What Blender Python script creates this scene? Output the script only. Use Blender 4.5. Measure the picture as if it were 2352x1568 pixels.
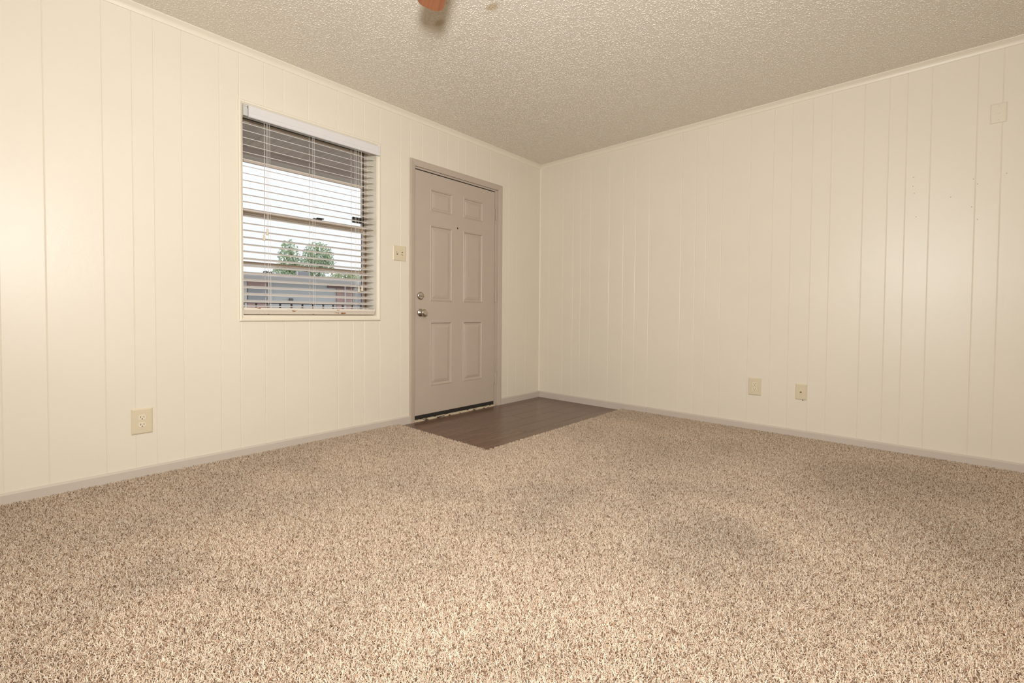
import bpy, bmesh, math, random
from mathutils import Vector, Matrix

for o in list(bpy.data.objects):
    bpy.data.objects.remove(o, do_unlink=True)
scn = bpy.context.scene
COL = scn.collection
rng = random.Random(7)

# ------------------------------------------------------------------ camera
IMG_W, FOCAL = 2352.0, 1044.1265
yaw, pitch, roll = 0.84392, -0.02424, 0.00759
fwd = Vector((math.sin(yaw) * math.cos(pitch), math.cos(yaw) * math.cos(pitch), math.sin(pitch)))
rgt = Vector((math.cos(yaw), -math.sin(yaw), 0.0))
upv = rgt.cross(fwd)
r2 = math.cos(roll) * rgt + math.sin(roll) * upv
u2 = -math.sin(roll) * rgt + math.cos(roll) * upv
cd = bpy.data.cameras.new('camera')
cam = bpy.data.objects.new('camera', cd)
COL.objects.link(cam)
m = Matrix((r2, u2, -fwd)).transposed().to_4x4()
m.translation = Vector((-3.79549, -3.0498, 0.8699))
cam.matrix_world = m
cd.sensor_fit = 'HORIZONTAL'
cd.sensor_width = 36.0
cd.lens = FOCAL / IMG_W * 36.0
cd.shift_x = -10.86332 / IMG_W
cd.shift_y = -37.33326 / IMG_W
cd.clip_start = 0.05
cd.clip_end = 300
scn.camera = cam

# ------------------------------------------------------------------ light
world = bpy.data.worlds.new('overcast_sky')
scn.world = world
world.use_nodes = True
bg = world.node_tree.nodes['Background']
bg.inputs['Color'].default_value = (0.955, 0.965, 1.0, 1)
bg.inputs['Strength'].default_value = 1.16

def area_light(name, loc, target, size, power, color):
    ld = bpy.data.lights.new(name, 'AREA')
    ld.shape = 'DISK'
    ld.size = size
    ld.energy = power
    ld.color = color
    lo = bpy.data.objects.new(name, ld)
    COL.objects.link(lo)
    lo.location = loc
    lo.rotation_euler = (Vector(target) - Vector(loc)).to_track_quat('-Z', 'Y').to_euler()
    return lo

# the photographer's soft lamp, standing directly above and behind the camera
area_light('studio_lamp', (-3.88, -3.10, 1.45), (-1.3, -0.85, 1.2), 0.28, 80, (0.97, 0.985, 1.0))
# a second lamp thrown at the ceiling behind the camera (soft bounce)
area_light('bounce_lamp', (-4.15, -3.7, 1.55), (-4.15, -3.6, 2.44), 0.35, 50, (0.97, 0.985, 1.0))

scn.view_settings.view_transform = 'Standard'
scn.view_settings.look = 'None'
scn.view_settings.gamma = 1.0
scn.view_settings.use_curve_mapping = False
scn.view_settings.exposure = 0.0
scn.cycles.max_bounces = 6
scn.cycles.diffuse_bounces = 4
scn.cycles.glossy_bounces = 3

# ------------------------------------------------------------------ materials
MATS = {}

def nd(nt, kind, **kw):
    n = nt.nodes.new(kind)
    for k, v in kw.items():
        setattr(n, k, v)
    return n

def mat(name, col, rough=0.5, spec=0.5, metal=0.0, var=0.0, vscale=6.0, bump=0.0, bscale=60.0, bdist=0.002, rnd=0.0):
    """plain surface: colour with a little noise variation and fine relief"""
    if name in MATS:
        return MATS[name]
    mt = bpy.data.materials.new(name)
    mt.use_nodes = True
    nt = mt.node_tree
    b = nt.nodes['Principled BSDF']
    b.inputs['Roughness'].default_value = rough
    b.inputs['Specular IOR Level'].default_value = spec
    b.inputs['Metallic'].default_value = metal
    b.inputs['Base Color'].default_value = (*col, 1)
    geo = nd(nt, 'ShaderNodeNewGeometry')
    if var > 0 or rnd > 0:
        n = nd(nt, 'ShaderNodeTexNoise')
        n.inputs['Scale'].default_value = vscale
        n.inputs['Detail'].default_value = 4
        nt.links.new(geo.outputs['Position'], n.inputs['Vector'])
        mr = nd(nt, 'ShaderNodeMapRange')
        mr.inputs['From Min'].default_value = 0.25
        mr.inputs['From Max'].default_value = 0.75
        mr.inputs['To Min'].default_value = 1 - var
        mr.inputs['To Max'].default_value = 1 + var
        nt.links.new(n.outputs['Fac'], mr.inputs['Value'])
        val = mr.outputs['Result']
        if rnd > 0:
            oi = nd(nt, 'ShaderNodeObjectInfo')
            m2 = nd(nt, 'ShaderNodeMapRange')
            m2.inputs['To Min'].default_value = 1 - rnd
            m2.inputs['To Max'].default_value = 1 + rnd
            nt.links.new(oi.outputs['Random'], m2.inputs['Value'])
            mu = nd(nt, 'ShaderNodeMath', operation='MULTIPLY')
            nt.links.new(val, mu.inputs[0])
            nt.links.new(m2.outputs['Result'], mu.inputs[1])
            val = mu.outputs[0]
        vm = nd(nt, 'ShaderNodeVectorMath', operation='SCALE')
        vm.inputs[0].default_value = col
        nt.links.new(val, vm.inputs['Scale'])
        nt.links.new(vm.outputs['Vector'], b.inputs['Base Color'])
    if bump > 0:
        n = nd(nt, 'ShaderNodeTexNoise')
        n.inputs['Scale'].default_value = bscale
        n.inputs['Detail'].default_value = 3
        nt.links.new(geo.outputs['Position'], n.inputs['Vector'])
        bp = nd(nt, 'ShaderNodeBump')
        bp.inputs['Strength'].default_value = bump
        bp.inputs['Distance'].default_value = bdist
        nt.links.new(n.outputs['Fac'], bp.inputs['Height'])
        nt.links.new(bp.outputs['Normal'], b.inputs['Normal'])
    MATS[name] = mt
    return mt

WALLC = (0.808, 0.735, 0.607)
paint_wall = mat('cream_wall_paint', WALLC, 0.40, 0.5, var=0.015, vscale=3, bump=0.25, bscale=38, bdist=0.002)
paint_trim = mat('cream_trim_paint', (0.84, 0.76, 0.62), 0.35, 0.5, bump=0.1, bscale=60, bdist=0.001)
taupe = mat('taupe_paint', (0.52, 0.43, 0.35), 0.42, 0.5, var=0.02, vscale=5, bump=0.1, bscale=60, bdist=0.001)
ivory = mat('ivory_plastic', (0.72, 0.62, 0.44), 0.35)
ivory_light = mat('ivory_receptacle_plastic', (0.80, 0.71, 0.54), 0.35)
slot_dark = mat('dark_socket_slot', (0.06, 0.035, 0.02), 0.7)
nickel = mat('satin_nickel', (0.55, 0.50, 0.45), 0.24, metal=1.0)
black_rubber = mat('black_rubber', (0.02, 0.017, 0.015), 0.6)
black_metal = mat('black_metal', (0.025, 0.024, 0.024), 0.4)
blind_white = mat('white_blind_vinyl', (0.80, 0.755, 0.71), 0.4)
valance_white = mat('white_valance_vinyl', (0.75, 0.72, 0.70), 0.4)
cord_mat = mat('white_cord', (0.82, 0.78, 0.72), 0.8)
clip_mat = mat('clear_grey_plastic', (0.62, 0.60, 0.56), 0.2)
alu = mat('beige_aluminium', (0.62, 0.52, 0.43), 0.4, var=0.05, vscale=15)
alu_dark = mat('dark_window_track', (0.10, 0.10, 0.095), 0.5)
sill_mat = paint_trim
fan_wood = None

def wood_mat(name, dark, light, rough, axis='X', scale=18.0, rnd=0.08, spec=0.5):
    mt = bpy.data.materials.new(name)
    mt.use_nodes = True
    nt = mt.node_tree
    b = nt.nodes['Principled BSDF']
    b.inputs['Roughness'].default_value = rough
    b.inputs['Specular IOR Level'].default_value = spec
    tc = nd(nt, 'ShaderNodeTexCoord')
    mp = nd(nt, 'ShaderNodeMapping')
    mp.inputs['Scale'].default_value = (1.2, scale, scale) if axis == 'X' else (scale, 1.2, scale)
    nt.links.new(tc.outputs['Object'], mp.inputs['Vector'])
    oi = nd(nt, 'ShaderNodeObjectInfo')
    add = nd(nt, 'ShaderNodeVectorMath', operation='ADD')
    mul = nd(nt, 'ShaderNodeMath', operation='MULTIPLY')
    mul.inputs[1].default_value = 37.0
    nt.links.new(oi.outputs['Random'], mul.inputs[0])
    nt.links.new(mp.outputs['Vector'], add.inputs[0])
    nt.links.new(mul.outputs[0], add.inputs[1])
    n = nd(nt, 'ShaderNodeTexNoise')
    n.inputs['Scale'].default_value = 2.2
    n.inputs['Detail'].default_value = 6
    n.inputs['Distortion'].default_value = 0.6
    nt.links.new(add.outputs['Vector'], n.inputs['Vector'])
    cr = nd(nt, 'ShaderNodeValToRGB')
    cr.color_ramp.elements[0].position = 0.3
    cr.color_ramp.elements[0].color = (*dark, 1)
    cr.color_ramp.elements[1].position = 0.7
    cr.color_ramp.elements[1].color = (*light, 1)
    nt.links.new(n.outputs['Fac'], cr.inputs['Fac'])
    mr = nd(nt, 'ShaderNodeMapRange')
    mr.inputs['To Min'].default_value = 1 - rnd
    mr.inputs['To Max'].default_value = 1 + rnd
    nt.links.new(oi.outputs['Random'], mr.inputs['Value'])
    sc = nd(nt, 'ShaderNodeVectorMath', operation='SCALE')
    nt.links.new(cr.outputs['Color'], sc.inputs[0])
    nt.links.new(mr.outputs['Result'], sc.inputs['Scale'])
    nt.links.new(sc.outputs['Vector'], b.inputs['Base Color'])
    bp = nd(nt, 'ShaderNodeBump')
    bp.inputs['Strength'].default_value = 0.15
    bp.inputs['Distance'].default_value = 0.001
    nt.links.new(n.outputs['Fac'], bp.inputs['Height'])
    nt.links.new(bp.outputs['Normal'], b.inputs['Normal'])
    MATS[name] = mt
    return mt

plank_mat = wood_mat('brown_plank_vinyl', (0.112, 0.060, 0.040), (0.175, 0.100, 0.066), 0.27, 'X', 14, 0.07)
fan_wood = wood_mat('red_brown_fan_wood', (0.30, 0.10, 0.04), (0.45, 0.17, 0.07), 0.3, 'X', 40, 0.05)
soffit_mat = wood_mat('weathered_brown_soffit_wood', (0.52, 0.42, 0.385), (0.68, 0.57, 0.53), 0.8, 'Y', 9, 0.04)

def ceiling_material():
    mt = bpy.data.materials.new('popcorn_ceiling_paint')
    mt.use_nodes = True
    nt = mt.node_tree
    b = nt.nodes['Principled BSDF']
    b.inputs['Roughness'].default_value = 0.36
    b.inputs['Specular IOR Level'].default_value = 0.6
    geo = nd(nt, 'ShaderNodeNewGeometry')
    fine = nd(nt, 'ShaderNodeTexNoise')
    fine.inputs['Scale'].default_value = 140
    fine.inputs['Detail'].default_value = 3
    nt.links.new(geo.outputs['Position'], fine.inputs['Vector'])
    bp = nd(nt, 'ShaderNodeBump')
    bp.inputs['Strength'].default_value = 0.5
    bp.inputs['Distance'].default_value = 0.003
    nt.links.new(fine.outputs['Fac'], bp.inputs['Height'])
    nt.links.new(bp.outputs['Normal'], b.inputs['Normal'])
    # old water stains round the fan
    base = (0.79, 0.72, 0.61)
    prev = None
    for (sx, sy, rx, ry, amt) in ((-2.215, -1.07, 0.030, 0.055, 0.5), (-2.118, -1.372, 0.034, 0.055, 0.6), (-2.05, -1.05, 0.03, 0.03, 0.12), (-1.93, -1.17, 0.05, 0.04, 0.10)):
        su = nd(nt, 'ShaderNodeVectorMath', operation='SUBTRACT')
        su.inputs[1].default_value = (sx, sy, 2.442)
        nt.links.new(geo.outputs['Position'], su.inputs[0])
        ml = nd(nt, 'ShaderNodeVectorMath', operation='MULTIPLY')
        ml.inputs[1].default_value = (1 / rx, 1 / ry, 0)
        nt.links.new(su.outputs['Vector'], ml.inputs[0])
        ln = nd(nt, 'ShaderNodeVectorMath', operation='LENGTH')
        nt.links.new(ml.outputs['Vector'], ln.inputs[0])
        mr = nd(nt, 'ShaderNodeMapRange', interpolation_type='SMOOTHSTEP')
        mr.inputs['From Min'].default_value = 0.3
        mr.inputs['From Max'].default_value = 1.0
        mr.inputs['To Min'].default_value = amt
        mr.inputs['To Max'].default_value = 0
        nt.links.new(ln.outputs['Value'], mr.inputs['Value'])
        mx = nd(nt, 'ShaderNodeMix', data_type='RGBA')
        mx.inputs['A'].default_value = (*base, 1)
        mx.inputs['B'].default_value = (0.44, 0.31, 0.13, 1)
        if prev:
            nt.links.new(prev, mx.inputs['A'])
        nt.links.new(mr.outputs['Result'], mx.inputs['Factor'])
        prev = mx.outputs['Result']
    nt.links.new(prev, b.inputs['Base Color'])
    return mt

ceil_mat = ceiling_material()

def chipped_mat(name, paint, under, thr, scale):
    mt = bpy.data.materials.new(name)
    mt.use_nodes = True
    nt = mt.node_tree
    b = nt.nodes['Principled BSDF']
    b.inputs['Roughness'].default_value = 0.45
    geo = nd(nt, 'ShaderNodeNewGeometry')
    mp = nd(nt, 'ShaderNodeMapping')
    mp.inputs['Scale'].default_value = (1, 2, 4)
    nt.links.new(geo.outputs['Position'], mp.inputs['Vector'])
    n = nd(nt, 'ShaderNodeTexNoise')
    n.inputs['Scale'].default_value = scale
    n.inputs['Detail'].default_value = 5
    nt.links.new(mp.outputs['Vector'], n.inputs['Vector'])
    mr = nd(nt, 'ShaderNodeMapRange')
    mr.inputs['From Min'].default_value = thr
    mr.inputs['From Max'].default_value = thr + 0.02
    nt.links.new(n.outputs['Fac'], mr.inputs['Value'])
    mx = nd(nt, 'ShaderNodeMix', data_type='RGBA')
    mx.inputs['A'].default_value = (*paint, 1)
    mx.inputs['B'].default_value = (*under, 1)
    nt.links.new(mr.outputs['Result'], mx.inputs['Factor'])
    nt.links.new(mx.outputs['Result'], b.inputs['Base Color'])
    return mt

rail_chip = chipped_mat('chipped_white_bottom_rail', (0.80, 0.72, 0.62), (0.33, 0.12, 0.035), 0.655, 14)
threshold_mat = chipped_mat('worn_threshold_paint', (0.56, 0.46, 0.33), (0.05, 0.035, 0.025), 0.57, 22)

def glass_material():
    mt = bpy.data.materials.new('window_glass')
    mt.use_nodes = True
    nt = mt.node_tree
    nt.nodes.remove(nt.nodes['Principled BSDF'])
    out = nt.nodes['Material Output']
    tr = nd(nt, 'ShaderNodeBsdfTransparent')
    tr.inputs['Color'].default_value = (0.97, 0.98, 0.98, 1)
    gl = nd(nt, 'ShaderNodeBsdfGlossy')
    gl.inputs['Roughness'].default_value = 0.02
    mx = nd(nt, 'ShaderNodeMixShader')
    mx.inputs['Fac'].default_value = 0.04
    nt.links.new(tr.outputs[0], mx.inputs[1])
    nt.links.new(gl.outputs[0], mx.inputs[2])
    nt.links.new(mx.outputs[0], out.inputs['Surface'])
    return mt

glass = glass_material()

def carpet_material():
    mt = bpy.data.materials.new('flecked_carpet_yarn')
    mt.use_nodes = True
    nt = mt.node_tree
    b = nt.nodes['Principled BSDF']
    b.inputs['Roughness'].default_value = 0.9
    b.inputs['Specular IOR Level'].default_value = 0.15
    at = nd(nt, 'ShaderNodeAttribute', attribute_name='tone')
    cr = nd(nt, 'ShaderNodeValToRGB')
    cr.color_ramp.interpolation = 'LINEAR'
    els = [(0.0, (0.187, 0.117, 0.072)), (0.1, (0.332, 0.207, 0.134)), (0.22, (0.503, 0.363, 0.25)), (0.5, (0.619, 0.485, 0.355)), (0.8, (0.719, 0.599, 0.464)), (0.97, (0.77, 0.666, 0.541)), (1.0, (0.45, 0.227, 0.118))]
    cr.color_ramp.elements[0].position = els[0][0]
    cr.color_ramp.elements[0].color = (*els[0][1], 1)
    cr.color_ramp.elements[1].position = 1.0
    cr.color_ramp.elements[1].color = (*els[-1][1], 1)
    for p, c in els[1:-1]:
        e = cr.color_ramp.elements.new(p)
        e.color = (*c, 1)
    nt.links.new(at.outputs['Fac'], cr.inputs['Fac'])
    # shade of brushed and trodden pile, painted into the yarn colour
    geo = nd(nt, 'ShaderNodeNewGeometry')
    n = nd(nt, 'ShaderNodeTexNoise')
    n.inputs['Scale'].default_value = 2.0
    n.inputs['Detail'].default_value = 3
    n.inputs['Distortion'].default_value = 0.5
    nt.links.new(geo.outputs['Position'], n.inputs['Vector'])
    mr = nd(nt, 'ShaderNodeMapRange')
    mr.inputs['From Min'].default_value = 0.32
    mr.inputs['From Max'].default_value = 0.66
    mr.inputs['To Min'].default_value = 0.92
    mr.inputs['To Max'].default_value = 1.06
    nt.links.new(n.outputs['Fac'], mr.inputs['Value'])
    fac = mr.outputs['Result']
    wob = nd(nt, 'ShaderNodeVectorMath', operation='MULTIPLY_ADD')
    wob.inputs[1].default_value = (0.9, 0.9, 0)
    nt.links.new(n.outputs['Color'], wob.inputs[0])
    nt.links.new(geo.outputs['Position'], wob.inputs[2])
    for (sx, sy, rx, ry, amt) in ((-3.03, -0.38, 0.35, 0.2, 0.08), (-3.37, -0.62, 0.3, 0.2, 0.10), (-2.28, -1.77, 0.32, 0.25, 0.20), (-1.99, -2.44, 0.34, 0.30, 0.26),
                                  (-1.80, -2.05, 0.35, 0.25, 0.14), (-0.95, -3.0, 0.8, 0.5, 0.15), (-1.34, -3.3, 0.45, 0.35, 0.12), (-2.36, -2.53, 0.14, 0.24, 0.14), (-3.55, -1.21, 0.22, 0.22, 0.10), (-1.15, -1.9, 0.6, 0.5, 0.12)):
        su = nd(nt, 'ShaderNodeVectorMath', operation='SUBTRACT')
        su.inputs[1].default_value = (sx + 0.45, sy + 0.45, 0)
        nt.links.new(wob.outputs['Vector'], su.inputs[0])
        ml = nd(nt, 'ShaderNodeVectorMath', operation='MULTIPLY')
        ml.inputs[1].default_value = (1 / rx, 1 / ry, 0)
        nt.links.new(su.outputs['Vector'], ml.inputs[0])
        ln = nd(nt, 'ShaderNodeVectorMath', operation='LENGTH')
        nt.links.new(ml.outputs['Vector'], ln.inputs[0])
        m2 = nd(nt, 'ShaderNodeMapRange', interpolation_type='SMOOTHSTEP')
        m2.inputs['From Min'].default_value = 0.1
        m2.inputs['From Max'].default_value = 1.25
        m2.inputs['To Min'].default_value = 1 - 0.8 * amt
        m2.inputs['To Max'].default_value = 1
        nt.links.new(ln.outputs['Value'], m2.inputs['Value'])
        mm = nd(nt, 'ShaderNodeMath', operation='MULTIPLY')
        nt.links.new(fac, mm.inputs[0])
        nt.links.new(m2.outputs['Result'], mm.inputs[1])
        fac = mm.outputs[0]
    sc = nd(nt, 'ShaderNodeVectorMath', operation='SCALE')
    nt.links.new(cr.outputs['Color'], sc.inputs[0])
    nt.links.new(fac, sc.inputs['Scale'])
    nt.links.new(sc.outputs['Vector'], b.inputs['Base Color'])
    return mt

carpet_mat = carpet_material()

# ------------------------------------------------------------------ object helpers
WORLD = {}          # object -> world position of its origin

def put(obj, parent, worldpos):
    COL.objects.link(obj)
    WORLD[obj] = Vector(worldpos)
    if parent is not None:
        obj.parent = parent
        obj.location = Vector(worldpos) - WORLD[parent]
    else:
        obj.location = worldpos
    return obj

def tag(o, label=None, cat=None, group=None, kind=None):
    if label: o['label'] = label
    if cat: o['category'] = cat
    if group: o['group'] = group
    if kind: o['kind'] = kind
    return o

def empty(name, loc):
    return put(bpy.data.objects.new(name, None), None, loc)

class MB:
    """collects faces in world coordinates, then becomes ONE mesh object"""
    def __init__(self):
        self.v, self.f = [], []
    def add(self, verts, faces):
        k = len(self.v)
        self.v += [tuple(p) for p in verts]
        self.f += [tuple(i + k for i in q) for q in faces]
        return self
    def box(self, x0, x1, y0, y1, z0, z1):
        x0, x1 = min(x0, x1), max(x0, x1); y0, y1 = min(y0, y1), max(y0, y1); z0, z1 = min(z0, z1), max(z0, z1)
        return self.add([(x0, y0, z0), (x1, y0, z0), (x1, y1, z0), (x0, y1, z0), (x0, y0, z1), (x1, y0, z1), (x1, y1, z1), (x0, y1, z1)],
                        [(0, 3, 2, 1), (4, 5, 6, 7), (0, 1, 5, 4), (1, 2, 6, 5), (2, 3, 7, 6), (3, 0, 4, 7)])
    def bevbox(self, x0, x1, y0, y1, z0, z1, bev, seg=2):
        bm = bmesh.new()
        bmesh.ops.create_cube(bm, size=1)
        for v in bm.verts:
            v.co = Vector(((x0 + x1) / 2 + v.co.x * abs(x1 - x0), (y0 + y1) / 2 + v.co.y * abs(y1 - y0), (z0 + z1) / 2 + v.co.z * abs(z1 - z0)))
        bmesh.ops.bevel(bm, geom=list(bm.edges), offset=bev, segments=seg, affect='EDGES', profile=0.5)
        bm.verts.index_update()
        self.add([v.co[:] for v in bm.verts], [[v.index for v in f.verts] for f in bm.faces])
        bm.free()
        return self
    def extrude(self, prof, a, b, fn):
        """closed profile (list of 2D), from a to b along an axis; fn(p, q, t) -> xyz"""
        n = len(prof)
        vs = [fn(p[0], p[1], a) for p in prof] + [fn(p[0], p[1], b) for p in prof]
        fs = [(i, (i + 1) % n, n + (i + 1) % n, n + i) for i in range(n)]
        fs += [tuple(range(n))[::-1], tuple(range(n, 2 * n))]
        return self.add(vs, fs)
    def lathe(self, prof, origin, axis, seg=20):
        """prof = [(radius, height)] turned about axis through origin"""
        ax = Vector(axis).normalized()
        u = ax.orthogonal().normalized()
        w = ax.cross(u)
        o = Vector(origin)
        vs, fs = [], []
        for (r, h) in prof:
            for i in range(seg):
                t = 2 * math.pi * i / seg
                vs.append(o + ax * h + (u * math.cos(t) + w * math.sin(t)) * r)
        for j in range(len(prof) - 1):
            for i in range(seg):
                i2 = (i + 1) % seg
                fs.append((j * seg + i, j * seg + i2, (j + 1) * seg + i2, (j + 1) * seg + i))
        fs.append(tuple(range(seg))[::-1])
        k = (len(prof) - 1) * seg
        fs.append(tuple(range(k, k + seg)))
        return self.add(vs, fs)
    def tube(self, pts, r, seg=6):
        pts = [Vector(p) for p in pts]
        rings = []
        for i, p in enumerate(pts):
            d = (pts[min(i + 1, len(pts) - 1)] - pts[max(i - 1, 0)]).normalized()
            u = d.orthogonal().normalized()
            w = d.cross(u)
            rings.append([p + (u * math.cos(2 * math.pi * k / seg) + w * math.sin(2 * math.pi * k / seg)) * r for k in range(seg)])
        vs = [v for ring in rings for v in ring]
        fs = []
        for j in range(len(rings) - 1):
            for i in range(seg):
                fs.append((j * seg + i, j * seg + (i + 1) % seg, (j + 1) * seg + (i + 1) % seg, (j + 1) * seg + i))
        fs.append(tuple(range(seg))[::-1])
        k = (len(rings) - 1) * seg
        fs.append(tuple(range(k, k + seg)))
        return self.add(vs, fs)
    def rings(self, rect, prof, fn, cap=True):
        """rectangular moulding: prof = [(inset, depth)], rect=(a0,a1,b0,b1); fn(a,b,d) -> xyz"""
        a0, a1, b0, b1 = rect
        vs, fs = [], []
        for (i, d) in prof:
            vs += [fn(a0 + i, b0 + i, d), fn(a1 - i, b0 + i, d), fn(a1 - i, b1 - i, d), fn(a0 + i, b1 - i, d)]
        for j in range(len(prof) - 1):
            for k in range(4):
                fs.append((4 * j + k, 4 * j + (k + 1) % 4, 4 * j + 4 + (k + 1) % 4, 4 * j + 4 + k))
        if cap:
            k = 4 * (len(prof) - 1)
            fs.append((k, k + 1, k + 2, k + 3))
        return self.add(vs, fs)
    def build(self, name, material, parent=None, smooth=False, origin=None):
        xs = [[p[i] for p in self.v] for i in range(3)]
        if origin is None:
            origin = Vector([(min(c) + max(c)) / 2 for c in xs])
        origin = Vector(origin)
        me = bpy.data.meshes.new(name)
        me.from_pydata([Vector(p) - origin for p in self.v], [], self.f)
        bm = bmesh.new()
        bm.from_mesh(me)
        bmesh.ops.recalc_face_normals(bm, faces=list(bm.faces))
        bm.to_mesh(me)
        bm.free()
        if smooth:
            for p in me.polygons:
                p.use_smooth = True
            me.set_sharp_from_angle(angle=math.radians(40))
        me.materials.append(material)
        return put(bpy.data.objects.new(name, me), parent, origin)

def copy_at(o, parent, worldpos):
    c = o.copy()
    put(c, parent, worldpos)
    return c

# ------------------------------------------------------------------ dimensions of the room
X0, Y0 = -5.547, -5.0            # far ends of the room behind the camera
ZC = 2.442                       # ceiling
ZF = -0.012                      # hard floor
WIN = (-2.846, -1.945, 0.838, 2.112)
DOOR = (-1.606, -0.648, ZF, 2.050)
WT = 0.185                       # thickness of the outer wall

GA = [-4.887, -4.684, -4.57, -4.48, -4.358, -4.179, -4.077, -3.939, -3.812, -3.668, -3.465, -3.35, -3.262, -3.139, -2.96, -2.858, -2.72, -2.606,
      -2.452, -2.25, -2.136, -2.047, -1.921, -1.741, -1.648, -1.536, -1.374, -1.272, -1.154, -1.066, -0.937, -0.751, -0.5, -0.379, -0.235]
GB = [-0.121, -0.300, -0.424, -0.515, -0.628, -0.834, -0.981, -1.102, -1.235, -1.520, -1.639, -1.729, -1.846, -2.052, -2.208, -2.326,
      -2.452, -2.562, -2.742, -2.869, -2.957, -3.071, -3.271, -3.373, -3.545, -3.671, -3.780, -3.961, -4.088, -4.177, -4.290, -4.490, -4.646, -4.80]

def rect_minus(rect, holes):
    """rectangle (a0,a1,z0,z1) minus rectangular holes -> list of rectangles"""
    out = [rect]
    for h in holes:
        nxt = []
        for (a0, a1, z0, z1) in out:
            if h[0] >= a1 or h[1] <= a0 or h[2] >= z1 or h[3] <= z0:
                nxt.append((a0, a1, z0, z1)); continue
            if h[0] > a0: nxt.append((a0, h[0], z0, z1))
            if h[1] < a1: nxt.append((h[1], a1, z0, z1))
            l, r = max(a0, h[0]), min(a1, h[1])
            if h[2] > z0: nxt.append((l, r, z0, h[2]))
            if h[3] < z1: nxt.append((l, r, h[3], z1))
        out = nxt
    return out

BD, CW, CD = 0.006, 0.0033, 0.0017    # board thickness, chamfer width and depth

def panelled_wall(name, grooves, end, holes, fn, label):
    """backing sheet with openings + one bevel-edged board between each two grooves. fn(a, depth, z)"""
    back = MB()
    for (a0, a1, z0, z1) in rect_minus((end, 0.0 if name != 'wall_left' else 0.25, ZF - 0.1, ZC + 0.1), holes):
        p = [fn(a0, BD, z0), fn(a1, WT, z1)]
        back.box(p[0][0], p[1][0], p[0][1], p[1][1], p[0][2], p[1][2])
    w = back.build(name, paint_wall)
    tag(w, label, 'wall', kind='structure')
    edges = sorted(set([end] + list(grooves) + [0.0]))
    for a0, a1 in zip(edges[:-1], edges[1:]):
        mb = MB()
        for (l, r, z0, z1) in rect_minus((a0, a1, ZF, ZC), holes):
            cl = CW if l == a0 else 0.0
            c2 = CW if r == a1 else 0.0
            prof = [(l, BD), (l, CD if cl else 0.0), (l + cl, 0.0), (r - c2, 0.0), (r, CD if c2 else 0.0), (r, BD)]
            q = []
            for p in prof:
                if not q or (abs(q[-1][0] - p[0]) > 1e-6 or abs(q[-1][1] - p[1]) > 1e-6):
                    q.append(p)
            mb.extrude(q, z0, z1, fn)
        if mb.v:
            bo = mb.build('board', paint_wall, w)
            bo.rotation_euler.z = math.radians(rng.uniform(-0.28, 0.28))
    return w

wall_left = panelled_wall('wall_left', GA, X0, [WIN, (DOOR[0], DOOR[1], -1, DOOR[3])], lambda a, d, z: (a, d, z),
                          'cream painted plank panelling with the window and the entry door')
wall_right = panelled_wall('wall_right', GB, Y0, [], lambda a, d, z: (d, a, z),
                           'cream painted plank panelling without openings, right of the corner')
for (hy, hz) in ((-2.994, 1.747), (-2.993, 1.691), (-3.001, 1.646), (-3.012, 1.498), (-3.167, 1.595), (-3.258, 1.523), (-3.283, 1.446), (-3.395, 1.692), (-3.262, 1.685), (-3.279, 1.653)):
    MB().lathe([(0.0024, 0.0), (0.0020, 0.0005), (0.0012, 0.0006), (0.0002, 0.0001)], (-0.0004, hy, hz), (-1, 0, 0), 10).build('nail_hole', mat('filled_nail_hole', (0.40, 0.33, 0.24), 0.7), wall_right)
tag(MB().box(X0, 0.15, Y0 - 0.12, Y0, ZF - 0.1, ZC + 0.1).build('wall_back', paint_wall), 'plain cream wall behind the camera', 'wall', kind='structure')
tag(MB().box(X0 - 0.12, X0, Y0 - 0.12, 0.006, ZF - 0.1, ZC + 0.1).build('wall_side', paint_wall), 'plain cream side wall beside the camera', 'wall', kind='structure')
ceiling = MB().box(X0 - 0.12, 0.15, Y0 - 0.12, 0.185, ZC, ZC + 0.1).build('ceiling', ceil_mat)
tag(ceiling, 'textured popcorn ceiling, cream with small brown stains', 'ceiling', kind='structure')

# ------------------------------------------------------------------ floor: slab, entry planks, carpet
pad = mat('carpet_backing', (0.22, 0.15, 0.10), 0.95)
EX, EY = -1.765, -1.0            # entry patch of planks reaches to here
floor = MB().box(X0 - 0.12, 0.15, Y0 - 0.12, 0.185, ZF - 0.12, ZF - 0.006).build('floor', pad)
tag(floor, 'floor with a patch of brown wood-look planks at the entry door', 'floor', kind='structure')
rows = [0.0, -0.11, -0.26, -0.41, -0.56, -0.71, -0.86, -1.01]
joints = {0: [-1.02], 1: [-0.42, -1.36], 2: [-1.30, -0.30], 3: [-0.885], 4: [-0.50, -1.46], 5: [-1.215, -0.26], 6: [-0.947]}
for i in range(7):
    xs = [EX - 0.01] + sorted(joints[i]) + [0.0]
    for a, b in zip(xs[:-1], xs[1:]):
        mb = MB()
        g, e = 0.0006, 0.0012
        y1, y0 = rows[i] - g, rows[i + 1] + g
        zt = ZF + 0.0003 * rng.random()
        mb.add([(a + g, y0, ZF - 0.006), (b - g, y0, ZF - 0.006), (b - g, y1, ZF - 0.006), (a + g, y1, ZF - 0.006),
                (a + g, y0, zt - 0.0015), (b - g, y0, zt - 0.0015), (b - g, y1, zt - 0.0015), (a + g, y1, zt - 0.0015),
                (a + g + e, y0 + e, zt), (b - g - e, y0 + e, zt), (b - g - e, y1 - e, zt), (a + g + e, y1 - e, zt)],
               [(0, 3, 2, 1), (0, 1, 5, 4), (1, 2, 6, 5), (2, 3, 7, 6), (3, 0, 4, 7), (4, 5, 9, 8), (5, 6, 10, 9), (6, 7, 11, 10), (7, 4, 8, 11), (8, 9, 10, 11)])
        mb.build('plank', plank_mat, floor)

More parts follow.
